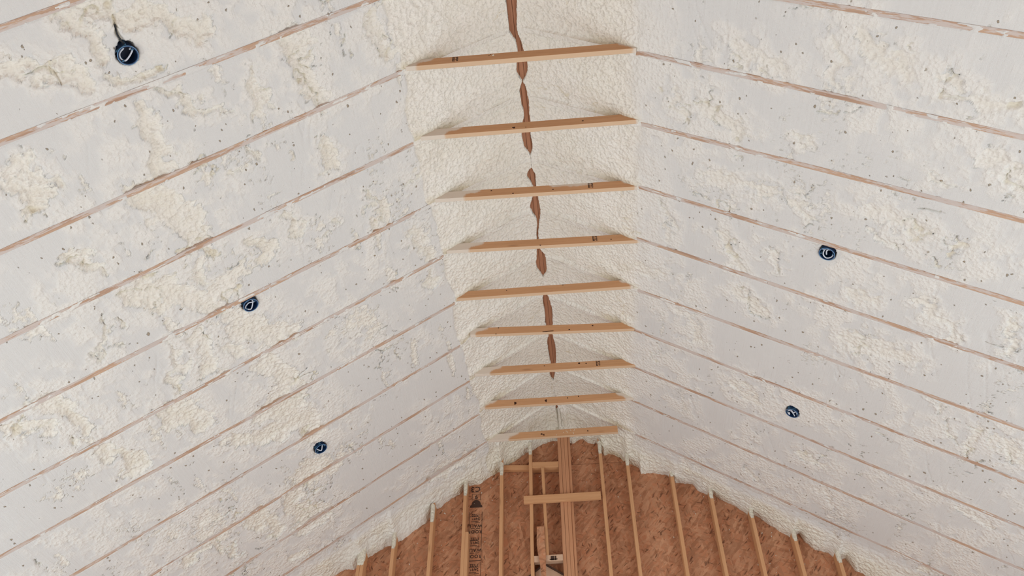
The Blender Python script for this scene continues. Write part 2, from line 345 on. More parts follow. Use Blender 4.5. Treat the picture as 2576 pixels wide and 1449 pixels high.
# ------------------------------------------------------------------ floor, roof deck, gable wall
fl = link('floor', [(-8, -9, FLOORZ - .1), (8, -9, FLOORZ - .1), (8, 9.2, FLOORZ - .1), (-8, 9.2, FLOORZ - .1), (-8, -9, FLOORZ), (8, -9, FLOORZ), (8, 9.2, FLOORZ), (-8, 9.2, FLOORZ)],
          [(0, 3, 2, 1), (4, 5, 6, 7), (0, 1, 5, 4), (1, 2, 6, 5), (2, 3, 7, 6), (3, 0, 4, 7)], M_SUB, attrs={'grain': [(-8, -9, 0), (8, -9, 0), (8, 9, 0), (-8, 9, 0)] * 2, 'coat': np.zeros(8)})
tag(fl, kind='structure')
dv = []; df = []
for side, xe in ((-1, XE_L), (1, XE_R)):
    for hh in (-0.48, -0.56):
        for yy in (-9.0, 9.2):
            for xx in (0.0, xe):
                if xx == 0: p = Vector((0, yy, 0.94 - hh * 1.21))
                else: p = spt(side, xx, yy, hh)
                dv.append(tuple(p))
for b0 in (0, 8):
    q = [b0 + i for i in range(8)]
    df += [(q[0], q[1], q[3], q[2]), (q[4], q[6], q[7], q[5]), (q[0], q[4], q[5], q[1]), (q[2], q[3], q[7], q[6]), (q[1], q[5], q[7], q[3]), (q[0], q[2], q[6], q[4])]
ceiling = link('ceiling', dv, df, M_DECK); tag(ceiling, kind='structure')

def clip_poly(poly, a, b, c):       # keep a*x+b*z<=c
    out = []
    for i in range(len(poly)):
        p, q = poly[i], poly[(i + 1) % len(poly)]
        fp, fq = a * p[0] + b * p[1] - c, a * q[0] + b * q[1] - c
        if fp <= 0: out.append(p)
        if fp * fq < 0:
            t = fp / (fp - fq); out.append((p[0] + (q[0] - p[0]) * t, p[1] + (q[1] - p[1]) * t))
    return out
def slab_xz(name, poly, y0, y1, mat, parent=None, seed=0.0):
    n = len(poly)
    V = [(p[0], y0, p[1]) for p in poly] + [(p[0], y1, p[1]) for p in poly]
    G = [(p[0] + seed, p[1] + seed * 1.7, 0) for p in poly] * 2
    area2 = sum(poly[i][0] * poly[(i + 1) % n][1] - poly[(i + 1) % n][0] * poly[i][1] for i in range(n))
    F = [tuple(range(n)), tuple(reversed(range(n, 2 * n)))] + [(i, i + n, (i + 1) % n + n, (i + 1) % n) for i in range(n)]
    if area2 < 0: F = [tuple(reversed(f)) for f in F]
    return link(name, V, F, mat, parent, None, {'grain': G, 'coat': np.zeros(2 * n)})
HB = 0.42
def gable_clip(poly, d=HB):
    poly = clip_poly(poly, -tL, 1, tL * wL + d * 1.2); return clip_poly(poly, tR, 1, tR * wR + d * 1.2)
wf = slab_xz('light_block_wall', gable_clip([(-7.9, FLOORZ), (7.6, FLOORZ), (7.6, 3), (-7.9, 3)]), -9.1, -9.0, OSB); tag(wf, kind='structure')  # unseen wall, added to keep light off the near tie faces
wall = slab_xz('wall_back', gable_clip([(-7.9, FLOORZ), (7.6, FLOORZ), (7.6, 3), (-7.9, 3)]), YO + 0.03, YO + 0.10, M_DARKW)
tag(wall, kind='structure')
xcols = [-7.9, -5.15, -3.153, -1.153, 0.06, 2.112, 4.074, 6.1, 7.6]
zrows = [FLOORZ, -8.045, -4.045, -0.035, 3.0]
osb_main = None
for a, b in zip(xcols[:-1], xcols[1:]):
    for c, d in zip(zrows[:-1], zrows[1:]):
        g = 0.004
        poly = gable_clip([(a + g, c + g), (b - g, c + g), (b - g, d - g), (a + g, d - g)])
        if len(poly) < 3: continue
        p = slab_xz('osb_panel', poly, YO, YO + 0.026, OSB, wall, random.random() * 20)
        if abs(a + 3.153) < .01 and abs(c + 4.045) < .01: osb_main = p

# mill stamps printed down one sheet, upside down
def stamp(body, x, z, size, y=YO - 0.002, parent=None, flip=True, mat=None, spread=1.0):
    cu = bpy.data.curves.new('stamp_text', 'FONT'); cu.body = body; cu.size = size * S; cu.align_x = 'CENTER'; cu.align_y = 'CENTER'
    cu.extrude = 0.0006; cu.offset = 0.0012; cu.space_character = spread
    cu.materials.append(mat or M_INK)
    o = bpy.data.objects.new('stamp_text', cu); COL.objects.link(o)
    R = Matrix.Rotation(math.pi / 2, 4, 'X')
    if flip: R = Matrix.Rotation(math.pi, 4, 'Y') @ R
    o.parent = parent
    R.translation = W3(x, y, z) - Vector(WLOC[parent.name])
    o.matrix_local = R
    return o
def bars(name, rects, y, parent, mat=None):
    V = []; F = []
    for x0, z0, x1, z1 in rects:
        k = len(V)
        V += [(x0, y, z0), (x1, y, z0), (x1, y, z1), (x0, y, z1), (x0, y + .002, z0), (x1, y + .002, z0), (x1, y + .002, z1), (x0, y + .002, z1)]
        F += [(k, k + 1, k + 2, k + 3), (k + 4, k + 7, k + 6, k + 5), (k, k + 4, k + 5, k + 1), (k + 1, k + 5, k + 6, k + 2), (k + 2, k + 6, k + 7, k + 3), (k + 3, k + 7, k + 4, k)]
    return link(name, V, F, mat or M_INK, parent)
TX = -1.665
stamp('C3', TX - .02, -0.46, 0.15, parent=osb_main, spread=1.15); stamp('9', TX, -0.629, 0.125, parent=osb_main)
bars('stamp_border', [(TX - .085, -.69, TX - .078, -.575), (TX + .078, -.69, TX + .085, -.575), (TX - .085, -.575, TX + .085, -.568), (TX - .085, -.69, TX + .085, -.697),
                      (TX - .095, -.53, TX - .088, -.39), (TX - .095, -.535, TX + .09, -.528)], YO - .003, osb_main)
# the dark bell-shaped mill mark
n_ = 10
pl = [(TX - .125, -.86), (TX + .125, -.86), (TX + .115, -.82)] + [(TX + .09 * math.cos(t), -.80 + .10 * math.sin(t)) for t in [math.pi * i / n_ for i in range(n_ + 1)]] + [(TX - .115, -.82)]
slab_xz('stamp_mark', pl, YO - .004, YO - .001, M_INK, osb_main)
for zc in (-1.241, -1.727, -2.245):
    stamp('WALL', TX + .0, zc, 0.088, parent=osb_main, spread=1.15); stamp('ROOF', TX, zc - .118, 0.088, parent=osb_main, spread=1.15)
    stamp('24/16', TX - .0, zc + .145, 0.07, parent=osb_main); stamp('19/32', TX, zc + .225, 0.07, parent=osb_main)
    bars('stamp_border', [(TX - .09, zc + .082, TX + .04, zc + .092), (TX - .0, zc + .060, TX + .09, zc + .068), (TX - .11, zc + .185, TX + .06, zc + .195),
                          (TX - .09, zc - .062, TX - .01, zc - .052), (TX + .01, zc - .062, TX + .09, zc - .052),
                          (TX - .125, zc - .20, TX - .118, zc + .29), (TX + .118, zc - .20, TX + .125, zc + .29)], YO - .003, osb_main)
bars('stamp_border', [(TX - .12, -1.94, TX + .12, -1.928)], YO - .003, osb_main)

# ------------------------------------------------------------------ gable studs
def topz(x): return float(min(-tL * (-x - wL), -tR * (x - wR))) + 0.25
STUD_LABELS = [
    'doubled wall stud at the far left end of the gable wall',
    'wall stud next to the doubled stud at the left end of the gable wall',
    'third wall stud from the left end of the gable wall, left of the mill-stamped sheet',
    'wall stud just left of the mill-stamped strip, short cripple against its side',
    'wall stud just right of the mill-stamped strip of sheathing',
    'wall stud crossed by the left end of the nailed level board',
    'first wall stud right of the ridge post, beside the right end of the level board',
    'second wall stud right of the ridge post, slightly close to the first',
    'third wall stud right of the ridge post, clean pale face',
    'fourth wall stud right of the ridge post, foam-capped top',
    'fifth wall stud right of the ridge post, foam-capped top',
    'sixth wall stud right of the ridge post, short visible length under the foam',
    'last wall stud at the right corner of the gable triangle, only its tip visible']
def vboard(name, x, z0, z1, y0, w, d, mat, parent=None, origin=None):
    return board(name, (x, y0 + d / 2, z0), (x, y0 + d / 2, z1), (1, 0, 0), w, d, mat, parent, origin=origin)
def drip(x, ztop, zc, y, parent, w=0.066, k=0):
    """foam run down the face of a stud: a lumpy tapering cap"""
    nz, nx = 12, 7; V = []; F = []
    for i in range(nz + 1):
        t = i / nz; z = ztop + (zc - ztop) * t
        for j in range(nx + 1):
            s = j / nx * 2 - 1
            hw = w / 2 * (1.12 - .25 * t ** 2)
            edge = 0.012 * math.sin(9 * s + k) * t
            th = (1 - s * s * .8) * (0.05 * (1 - t) ** 1.5 + 0.012) * (1 if i < nz else 0) + .006 * math.sin(i * 2.1 + j * 3 + k)
            V.append((x + s * hw, y - max(th, 0.002), z + edge * (1 if i else 0)))
    for i in range(nz):
        for j in range(nx):
            a = i * (nx + 1) + j; F.append((a, a + nx + 1, a + nx + 2, a + 1))
    V0 = len(V)
    for i in range(nz + 1):      # returns to the wood on both sides
        for j in (0, nx):
            p = V[i * (nx + 1) + j]; V.append((p[0], y + .05, p[2]))
    for i in range(nz):
        a = i * (nx + 1); F.append((a + nx + 1, a, V0 + 2 * i, V0 + 2 * i + 2)); b = a + nx
        F.append((b, b + nx + 1, V0 + 2 * i + 3, V0 + 2 * i + 1))
    V = np.array(V); fc = np.stack([V[:, 0] * S, V[:, 2] * S, 0 * V[:, 0]], -1)
    return link('foam_cap', V, F, FOAM, parent, None, {'fc': fc, 'skin': np.ones(len(V)) * .8, 'tint': np.full(len(V), .75)}, smooth=True)
for k, ((x, zc), lab) in enumerate(zip(STUDS, STUD_LABELS)):
    if k == 0:
        r = empty('wall_stud', (x, YS, FLOORZ))
        vboard('ply', x - .033, FLOORZ, topz(x), YS, .0625, .225, M_STUD, r); vboard('ply', x + .033, FLOORZ, topz(x), YS, .0625, .225, M_STUD, r)
        drip(x, zc + .3, zc, YS, r, .13, k)
    else:
        r = vboard('wall_stud', x, FLOORZ, topz(x), YS, .0625, .225, M_STUD, origin=(x, YS, FLOORZ))
        drip(x, zc + (.35 if k in (1, 2, 3) else .26), zc, YS, r, .066, k)
    tag(r, lab, 'wall stud', 'studs of the gable wall')
# studs that stand outside the picture on both sides of the triangle
# ridge post
post = empty('ridge_post', (.09, YS, FLOORZ))
for x in (.0, .0665, .1315): vboard('ply', x, FLOORZ, .90, YS, .0625, .225, M_POST, post)
vboard('ply', .190, FLOORZ, .90, YS + .02, .05, .2, M_POST, post)
drip(-.012, .8, .50, YS, post, .05, 3)
tag(post, 'laminated ridge post of upright plies under the nearest-to-gable collar tie', 'post')
# blocking, cripple and strips painting gap shade
bl = board('level_board', (-.716, YS - .0335, -.905), (.737, YS - .0335, -.891), (0, 0, 1), .15, .0625, M_STUD, origin=(-.716, YS, -.9), coat=None)
tag(bl, 'level pine board nailed flat across the ridge post and two studs', 'board')
b1 = board('blocking', (-.548, YS + .11, -.121), (-.035, YS + .11, -.134), (0, 0, 1), .125, .2, M_STUD)
tag(b1, 'upper block fitted between the ridge post and the stud left of it', 'blocking')
b2 = board('blocking', (-1.12, YS + .165, -.077), (-.615, YS + .165, -.105), (0, 0, 1), .10, .10, M_STUD)
tag(b2, 'thin set-back block left of the upper block, half under foam', 'blocking')
b3 = board('blocking', (-.548, YS + .06, -2.06), (-.033, YS + .06, -2.05), (0, 0, 1), .115, .125, M_PALE)
bars('grade_stamp', [(-.25, -2.1, -.19, -2.02), (-.18, -2.1, -.15, -2.02), (-.27, -2.09, -.13, -2.075)], YS - .006, b3)
tag(b3, 'pale lower block with a dark ink stamp left of the ridge post', 'blocking')
cs = board('short_stud', (-.308, YS + .06, -2.0), (-.345, YS + .06, -.19), (1, 0, 0), .055, .12, M_STUD)
tag(cs, 'short upright stud between the two blocks left of the ridge post', 'stud')
cr = vboard('cripple_stud', -1.790, FLOORZ, -1.47, YS + .006, .0625, .2, M_STUD)
tag(cr, 'short cripple stud ending halfway beside the mill-stamped strip', 'stud')
sv = [(-.482, -1.46), (-.35, -1.465), (-.335, -2.0), (-.34, -2.3), (-.335, -2.9), (-.43, -2.9), (-.425, -2.389), (-.447, -2.14), (-.478, -1.96), (-.492, -1.80)]
st = slab_xz('board_offcut', sv, YS - .045, YS - .008, OSB, None, 4.0)
tag(st, 'wavy-edged strand board offcut hanging in front of the pale lower block', 'board')
gp = slab_xz('gusset_panel', [(-.54, -2.55), (-.54, -2.215), (-.385, -2.11), (-.045, -2.33), (-.045, -3.2), (-.54, -3.2)], YS + .14, YS + .165, M_PALE, None, 9.0)
tag(gp, 'pale peaked panel under the lower block beside the ridge post', 'panel')
d1 = board('gap_shade_strip', (-.545, YS + .125, -2.235), (-.37, YS + .125, -2.10), (0, 0, 1), .03, .03, M_DARKW); tag(d1, 'painted-in slanting gap cleat left of the hanging offcut', 'shadow')  # thin dark strips painting the shade of the gap over the gusset
d2 = board('gap_shade_strip', (-.345, YS + .125, -2.12), (-.04, YS + .125, -2.315), (0, 0, 1), .03, .03, M_DARKW); tag(d2, 'painted-in slanting gap cleat right of the hanging offcut', 'shadow')
d3 = board('gap_shade_strip', (-.76, YS + .19, -2.37), (-.615, YS + .19, -2.265), (0, 0, 1), .03, .03, M_DARKW); tag(d3, 'painted-in slanting gap cleat low in the bay left of the board-crossed stud', 'shadow')

# ------------------------------------------------------------------ ridge beam
rb = empty('ridge_beam', (0, 8.8, ZR)); 
for i, x in enumerate((-.0655, 0, .0655)):
    board('ply', (x, -4.2, ZR + .25 + .004 * (i == 1)), (x, YO, ZR + .25 + .004 * (i == 1)), (0, 0, 1), .5, .0625, M_RIDGE, rb)
tag(rb, 'reddish laminated ridge beam showing in the split of foam at the peak', 'beam'); rb['kind'] = 'thing'

# ------------------------------------------------------------------ rafters
ORD = ['ninth', 'eighth', 'seventh', 'sixth', 'fifth', 'fourth', 'third', 'second', 'first']
def rafter(side, k):
    xe = XE_L if side < 0 else XE_R; w = -wL if side < 0 else wR
    hd = 0.47; pts = []
    mat = M_RAFTER
    off = random.random() * 40
    V = []; G = []; C_ = []
    xs = [side * .10, w - side * .08, w] + list(np.linspace(w, xe, 9)[1:])
    for x in xs:
        y = float(ry(side, k, np.array(x))); L = abs(x) * 1.2
        for dy, h in ((-.031, 0), (.031, 0), (.031, -hd), (-.031, -hd)):
            V.append(tuple(spt(side, x, y + dy, h + (.001 if h == 0 else 0)))); G.append((L + off, dy, h)); C_.append(0.0)
    F = []
    for i in range(len(xs) - 1):
        for j in range(4):
            a = i * 4 + j; b = i * 4 + (j + 1) % 4
            F.append((a, a + 4, b + 4, b) if side < 0 else (a, b, b + 4, a + 4))
    n = len(xs) * 4
    F += [(0, 1, 2, 3), (n - 1, n - 2, n - 3, n - 4)] if side < 0 else [(3, 2, 1, 0), (n - 4, n - 3, n - 2, n - 1)]
    y = float(ry(side, k, np.array(w)))
    r = link('rafter', V, F, mat, None, tuple(spt(side, w, y)), {'grain': G, 'coat': C_})
    s = 'left' if side < 0 else 'right'
    if 0 <= k <= 8: lab = 'foam-smeared %s-slope rafter edge meeting the %s collar tie from the gable wall' % (s, ORD[k])
    elif k == -1: lab = '%s-slope rafter edge one bay nearer the camera than any collar tie, wide wood stripe' % s
    elif k == -2: lab = '%s-slope rafter edge two bays nearer the camera than any collar tie, at the top corner' % s
    else: lab = '%s-slope rafter three bays nearer the camera than any collar tie' % s
    tag(r, lab, 'rafter', '%s slope rafters' % s)
for k in range(-2, 9): rafter(-1, k)
for k in range(-1, 9): rafter(1, k)

# ------------------------------------------------------------------ collar ties
KN = [(-1.39, 1.404), (-1.407, 1.504), (-1.331, 1.532), (-1.329, 1.509), (-1.404, 1.396), (-1.241, 1.428), (-1.315, 1.491), (-1.346, 1.431), (-1.389, 1.144)]
WOODX = [(-1.03, 1.20), (-.84, 1.26), (-.74, 1.24), (-.811, 1.30), (-1.21, 1.20), (-.975, 1.39), (-.86, 1.39), (-1.07, 1.12), (-.76, 1.3)]
TL = ['ninth collar tie from the gable wall, topmost one, white foam dot near its middle',
      'eighth collar tie from the gable wall, black knot at its centre',
      'seventh collar tie from the gable wall, foam creeping over its upper edge',
      'sixth collar tie from the gable wall, long clean face with small ink stamp',
      'fifth collar tie from the gable wall, plain face without stamp',
      'fourth collar tie from the gable wall, thin dark crack on its lower edge',
      'third collar tie from the gable wall, curved crack and small ink stamp',
      'second collar tie from the gable wall, two dark knot holes on its left half',
      'collar tie closest to the gable wall, square-cut right end and foam specks']
TH = 0.146
def disc(name, c, rx, rz, y, parent, mat, k=10):
    V = [(c[0], y, c[1])]; 
    for i in range(k):
        a = 2 * math.pi * i / k; q = 1 + .25 * math.sin(3 * a + c[0] * 7)
        V.append((c[0] + rx * q * math.cos(a), y, c[1] + rz * q * math.sin(a)))
    F = [(0, 1 + i, 1 + (i + 1) % k) for i in range(k)]
    V += [(v[0], y + .004, v[2]) for v in V[1:]]
    F += [(1 + i, 1 + k + i, 1 + k + (i + 1) % k, 1 + (i + 1) % k) for i in range(k)]
    return link(name, V, F, mat, parent)
KNOTS = {0: [(-.33, .10, .008), (-.31, .125, .007)], 1: [(-.134, .04, .02), (.748, .07, .012), (.02, .03, .008)], 2: [(.30, .05, .012), (-.55, .11, .012), (-.25, .02, .012)], 3: [(.05, .01, .011), (1.08, .05, .01)], 4: [(.33, .13, .010), (-.55, .1, .009)],
         5: [(.76, .10, .014), (.375, .035, .013), (-.78, .13, .01), (-.82, .0, .010)], 6: [(.5, .11, .018), (.62, .1, .012), (-.1, .1, .01)], 7: [(-.701, .055, .022), (-.142, .07, .02), (.25, .1, .01), (.45, .12, .01)], 8: [(-.30, .07, .02), (-.26, .05, .018), (.58, .07, .014)]}
for i, ((y0, s), (a, b), (ca, cb)) in enumerate(zip(TIES, KN, WOODX)):
    a += .0
    def coat(P, ca=ca, cb=cb, i=i):
        x = P[:, 0]; z = P[:, 2]
        low = (z < .02)                                   # the underside stays cleaner than the faces
        ea = ca - .16 * low; eb = cb + .12 * low
        v = np.maximum(sm(ea + .10 + .35 * z, ea - .12 + .35 * z, x), sm(eb - .05 - .3 * z, eb + .12 - .3 * z, x))
        if i == 2: v = np.maximum(v, sm(.04, .16, z) * sm(.15, .3, x) * sm(.95, .8, x) * .85)
        return v
    org = ((a + b) / 2, y0, 0)
    yA, yB = y0 + s * a, y0 + s * b
    V, F, G = board_geo((a, yA + .031, TH / 2), (b, yB + .031, TH / 2), (0, 0, 1), TH, .0625, 90, .003)
    t = link('collar_tie', V, F, M_TIE, None, org, {'grain': G, 'coat': coat(np.array(V)), 'pale': (np.abs(np.array(V)[:, 2]) < .0015).astype(float)})  # pale marks the bottom face, coloured brighter as if lit from below
    tag(t, 'pine ' + TL[i], 'collar tie', 'collar ties across the peak'); last_tie = t
    for (kx, kz, kr) in KNOTS[i]:
        disc('knot', (kx, kz), kr, kr * (1.5 if i == 7 else .9), y0 + s * kx - .0012, t, M_KNOT)
    if i == 0: disc('foam_dot', (-.28, .10), .014, .016, y0 + s * -.28 - .003, t, M_SPECK)
    if i == 6:
        bars('crack', [(-.47 + .01 * q, .02 + .02 * q, -.455 + .01 * q, .045 + .02 * q) for q in range(4)], y0 - .003, t, M_KNOT)
    if i == 5:
        bars('crack', [(-.13, .004, .02, .016), (.02, .008, .12, .018)], y0 + s * 0 - .003, t, M_KNOT)
    for (j, sx) in ((0, -.734), (2, .816), (3, .849), (6, .826)):
        if i == j:
            q = []
            for c in range(4):
                zz = .035 + c * .026
                q += [(sx - .035, zz, sx - .005, zz + .012), (sx + (.002 if c % 2 else .012), zz + .003, sx + .032, zz + .017), (sx - .035, zz, sx - .027, zz + .022)]
            bars('grade_stamp', q, y0 + s * sx - .003, t)

# ------------------------------------------------------------------ foam
BOXES = [(-3.628, -1.391), (-3.634, 2.132), (-3.644, 5.454), (3.611, 2.165), (3.670, 5.482)]
SLY = np.array([q[0] for q in SLIT]); SLA = np.array([q[1] for q in SLIT]); SLB = np.array([q[2] for q in SLIT])
closed = SLA > SLB
SLA2 = np.where(closed, 0.0, np.maximum(SLA - .004, -.093)); SLB2 = np.where(closed, 0.0, np.minimum(SLB + .006, .093))
BX = np.array([q[0] for q in BND]); BZ = np.array([q[1] for q in BND])
def xvis(side, y0, y1):
    if side < 0: return min(np.interp(y, [-2.2, 4.3, 7.93], [-4.23, -7.13, -4.94]) for y in (y0, y1)) - .35
    return max(np.interp(y, [-1.3, 7.1, 7.95], [4.5, 6.76, 6.1]) for y in (y0, y1)) + .35
def foam_bay(side, i):
    xe = XE_L if side < 0 else XE_R; w = wL if side < 0 else wR
    n_in = NL if side < 0 else NR
    xv = abs(xvis(side, i, i + 1)); xv = min(xv, abs(xe) - .1)
    ax = np.concatenate([np.arange(0, .16, .006), np.arange(.16, xv, .0118), np.linspace(xv, abs(xe), 12)])
    nstrip = 6
    nv = 66 if i < 8 else 76
    nu = len(ax)
    x = side * ax
    ya = ry(side, i, x) - .031; yb = (ry(side, i + 1, x) - .031) if i < 8 else np.full(nu, YO + .0)
    yst = ya + .062
    vs = np.linspace(0, 1, nstrip + 1); vb = np.linspace(0, 1, nv + 1)[1:]
    Y = np.concatenate([ya[:, None] + (yst - ya)[:, None] * vs[None], yst[:, None] + (yb - yst)[:, None] * vb[None]], 1)
    X = np.repeat(x[:, None], Y.shape[1], 1); A = np.abs(X)
    strip = np.zeros(Y.shape, bool); strip[:, :nstrip + 1] = True
    inb = ~strip
    r = (Y - yst[:, None]); rr = (yb[:, None] - Y)
    a = (A - w) * 1.2                               # distance down the slope from the knee
    sd = 100 + side * 10
    wx = X * 1.2
    # distorted lookup so that edges are ragged
    dx = fbm(wx * 5, Y * 5, sd + 1, 4, .6) * .20 + fbm(wx * 1.7, Y * 1.7, sd + 3, 2) * .12; dy = fbm(wx * 5 + 40, Y * 5, sd + 2, 4, .6) * .20
    PT = PATL if side < 0 else PATR
    P = np.full(X.shape, -3.0)
    px = X + dx; py = Y + dy
    for (x0, y0, x1, y1, rad) in PT:
        if max(y0, y1) + rad * 2 < Y.min() or min(y0, y1) - rad * 2 > Y.max(): continue
        ex, ey = x1 - x0, y1 - y0; L2 = ex * ex + ey * ey + 1e-9
        t = np.clip(((px - x0) * ex + (py - y0) * ey) / L2, 0, 1)
        d = np.sqrt(((px - x0 - t * ex) * 1.1) ** 2 + (py - y0 - t * ey) ** 2)
        P = np.maximum(P, 1 - d / (rad * 1.3))
    # untrimmed hollows and streaks that nobody placed by hand
    st_ = fbm(wx * 3.6 + 3, Y * 1.1, sd + 5, 4)
    ad = np.maximum(st_ * 1.0 - .36, -1) * 1.6
    ad = np.maximum(ad, (fbm(wx * 1.1, Y * 1.2 + 9, sd + 6, 5, .6) - .24) * 1.2)
    raw = -np.maximum(P, ad)                       # >0 proud of the rafters (gets shaved), <0 hollow
    knee = w + fbm(Y * 2.1, Y * 0 + side * 3, sd + 7, 3) * .10 + (.03 if side < 0 else -.02)
    kw = .015 if side < 0 else .13
    pk = sm(knee + kw, knee - kw, A)           # 1 in the peak above the collar ties
    if side < 0 and i in (-2, -1, 0):              # the wide untrimmed field left of the first ties
        pass
    big = worley((wx + dx * .3) / .085, (Y + dy * .3) / .085, sd + 8)
    sml = worley((wx + dx * .2) / .045, (Y + dy * .2) / .045, sd + 9)
    lump = fbm(wx * 2.3, Y * 2.3, sd + 10, 4)
    bub = big * .011 + sml * .010
    hol = np.clip(-raw, 0, 1)
    depth = .004 + (.044 if side < 0 else .024) * sm(.0, .8, hol)
    hs = np.where(raw > 0, .02 * np.minimum(raw * 4, 1), -depth * sm(0, .03, -raw)) + bub * 1.25 - .012 * sm(-.05, .05, -raw) + lump * .010
    zone = np.maximum(sm(-1.6, -.1, P), sm(-.15, .30, fbm(wx * 1.5 + 31, Y * 1.3, sd + 30, 4, .6))) * sm(-.5, .15, fbm(wx * 9, Y * 7, sd + 33, 3))
    zone = np.maximum(zone, sm(w + .55, w + .1, A) * sm(-.5, .2, fbm(wx * 2, Y * 2, sd + 40, 4)) * (1 if side > 0 else .35))
    fade = sm(0, .03, r) * sm(0, .03, rr)
    flat = (fbm(wx * 26, Y * 1.6, sd + 12, 2)) * .0008 - .0025 + fbm(wx * 3.2, Y * .8, sd + 19, 2) * .004
    sc1 = fbm(wx * 5 - Y * 1.5 * side, Y * .7, sd + 13, 2); flat = flat - .009 * sm(.022, .0, np.abs(sc1)) * sm(-.1, .2, fbm(wx * 2, Y * 2, sd + 52, 2))
    crease = sm(.05, .0, np.abs(fbm(wx * 3.1 + dx * 2, Y * 3.1, sd + 50, 3))) * sm(.0, .3, fbm(wx * 2 + 8, Y * 2, sd + 51, 2)) * sm(-.02, .12, -raw)
    hs = hs - .032 * crease
    slope_h = np.minimum(hs, flat)
    skin_s = sm(-.001, -.012, slope_h - flat * .5) * (hs < flat)
    # peak: recessed just past every rafter pair, building up again towards the next one
    apex = np.clip(1 - A / w, 0, 1)
    rc = .028 + .050 * np.exp(-np.clip(r, 0, 9) / .28) * (0.35 + .65 * sm(0, .25, apex))
    calm = sm(.95 * apex + .12, .95 * apex - .1, r) * .65
    bamp = 1.0 if side < 0 else .62
    hp = -rc * sm(0, .035, r) + .012 * sm(.03, 0, r) + (bub * 1.1 * bamp + lump * .018 + fbm(wx * 8, Y * 8, sd + 14, 3) * .012 + fbm(wx * 2.6 + 9, Y * 2.6, sd + 21, 3) * .02) * (1 - calm) + lump * .006
    bury = sm(.24, .06, apex) * sm(.22, .10, rr); hp = hp * (1 - bury) + bury * (.004 + bub * .4)
    ribbon = .012 + fbm(wx * 9, Y * 9, sd + 15, 3) * .006
    film = fbm(wx * 2.2, Y * 10 + 3, sd + 16, 4, .65) * .5 + fbm(wx * 9, Y * 30, sd + 17, 2) * .35
    h_strip_slope = np.where(film > .20, .0035 + .002 * film, -.012)
    h = np.where(strip, h_strip_slope * (1 - pk) + ribbon * pk, slope_h * (1 - pk) + hp * pk)
    # seat of the last column of the peak on the next rafter
    h[:, -1] = np.where(pk[:, -1] > .5, .012, h[:, -1]) if i < 8 else h[:, -1]
    skin_s = skin_s * (.85 if side < 0 else .62)
    skin = np.where(strip, .1 * (1 - pk) + .8 * pk, skin_s * (1 - pk) + pk)
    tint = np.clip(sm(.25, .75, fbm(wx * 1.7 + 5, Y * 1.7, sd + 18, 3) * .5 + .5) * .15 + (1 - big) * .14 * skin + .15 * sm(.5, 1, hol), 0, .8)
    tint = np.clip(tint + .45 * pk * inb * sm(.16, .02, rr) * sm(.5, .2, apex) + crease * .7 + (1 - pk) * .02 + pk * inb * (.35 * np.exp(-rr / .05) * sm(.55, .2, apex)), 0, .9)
    # holes around the junction boxes
    for (bx, by) in BOXES:
        if bx * side < 0: continue
        d = np.sqrt(((X - bx) * 1.2) ** 2 + (Y - by) ** 2)
        d2 = np.sqrt(((X - bx - side * -.0) * 1.35) ** 2 + ((Y - by + .042) * 1.0) ** 2)
        d2 = d2 + fbm(wx * 14, Y * 14, 77, 2) * .022
        hole = np.maximum(sm(.104, .093, d), sm(.106, .092, d2))
        hole = hole * inb
        h = h * (1 - hole) - .16 * hole
        rag = sm(.30, .10, d) * inb * (.012 + .02 * (worley(wx / .06, Y / .06, 5) - .5)) * (bx < -3.62)
        h = h - rag * .5
    if side < 0:                                   # split in the foam above the near box, where its cable runs
        for (x0, y0, x1, y1, rad) in ((-3.62, -1.50, -3.625, -1.61, .022), (-3.625, -1.61, -3.595, -1.76, .014)):
            ex, ey = x1 - x0, y1 - y0; t = np.clip(((X - x0) * ex + (Y - y0) * ey) / (ex * ex + ey * ey), 0, 1)
            d = np.sqrt((X - x0 - t * ex) ** 2 + (Y - y0 - t * ey) ** 2) + dx * .10
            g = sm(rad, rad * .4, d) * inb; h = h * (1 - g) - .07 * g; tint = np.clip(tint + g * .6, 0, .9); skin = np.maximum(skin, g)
    Z0 = np.where(side < 0, -tL * (A - wL), -tR * (A - wR))
    Xo = X + n_in.x * h; Zo = Z0 + n_in.z * h
    # rounded peak and the split over the ridge beam
    cap = .872 - .42 * A ** 1.6 * 1.0 - .006 * sml + .012 * lump
    cap = np.where(A < .30, cap, 9)
    kk = .03; d_ = np.clip(.5 + .5 * (cap - Zo) / kk, 0, 1)
    Zc = cap * (1 - d_) + Zo * d_ - kk * d_ * (1 - d_)
    Zo = np.where(A < .30, Zc, Zo)
    xl = np.interp(Y, SLY, SLA2, left=-.05, right=0); xr = np.interp(Y, SLY, SLB2, left=.03, right=0)
    wob = fbm(Y * 18, X * 9, 55, 3) * .010
    xl = (xl + np.interp(Y - .05, SLY, SLA2) + np.interp(Y + .05, SLY, SLA2)) / 3; xr = (xr + np.interp(Y - .05, SLY, SLB2) + np.interp(Y + .05, SLY, SLB2)) / 3
    gp_ = .007 * sm(.015, .04, xr - xl); xl = xl - gp_; xr = xr + gp_
    op = (X > xl + wob) & (X < xr + wob) & (xr - xl > .006)
    Zo = np.where(op, .96, Zo); Xo = np.where(A < .3, X * 1.0, Xo)
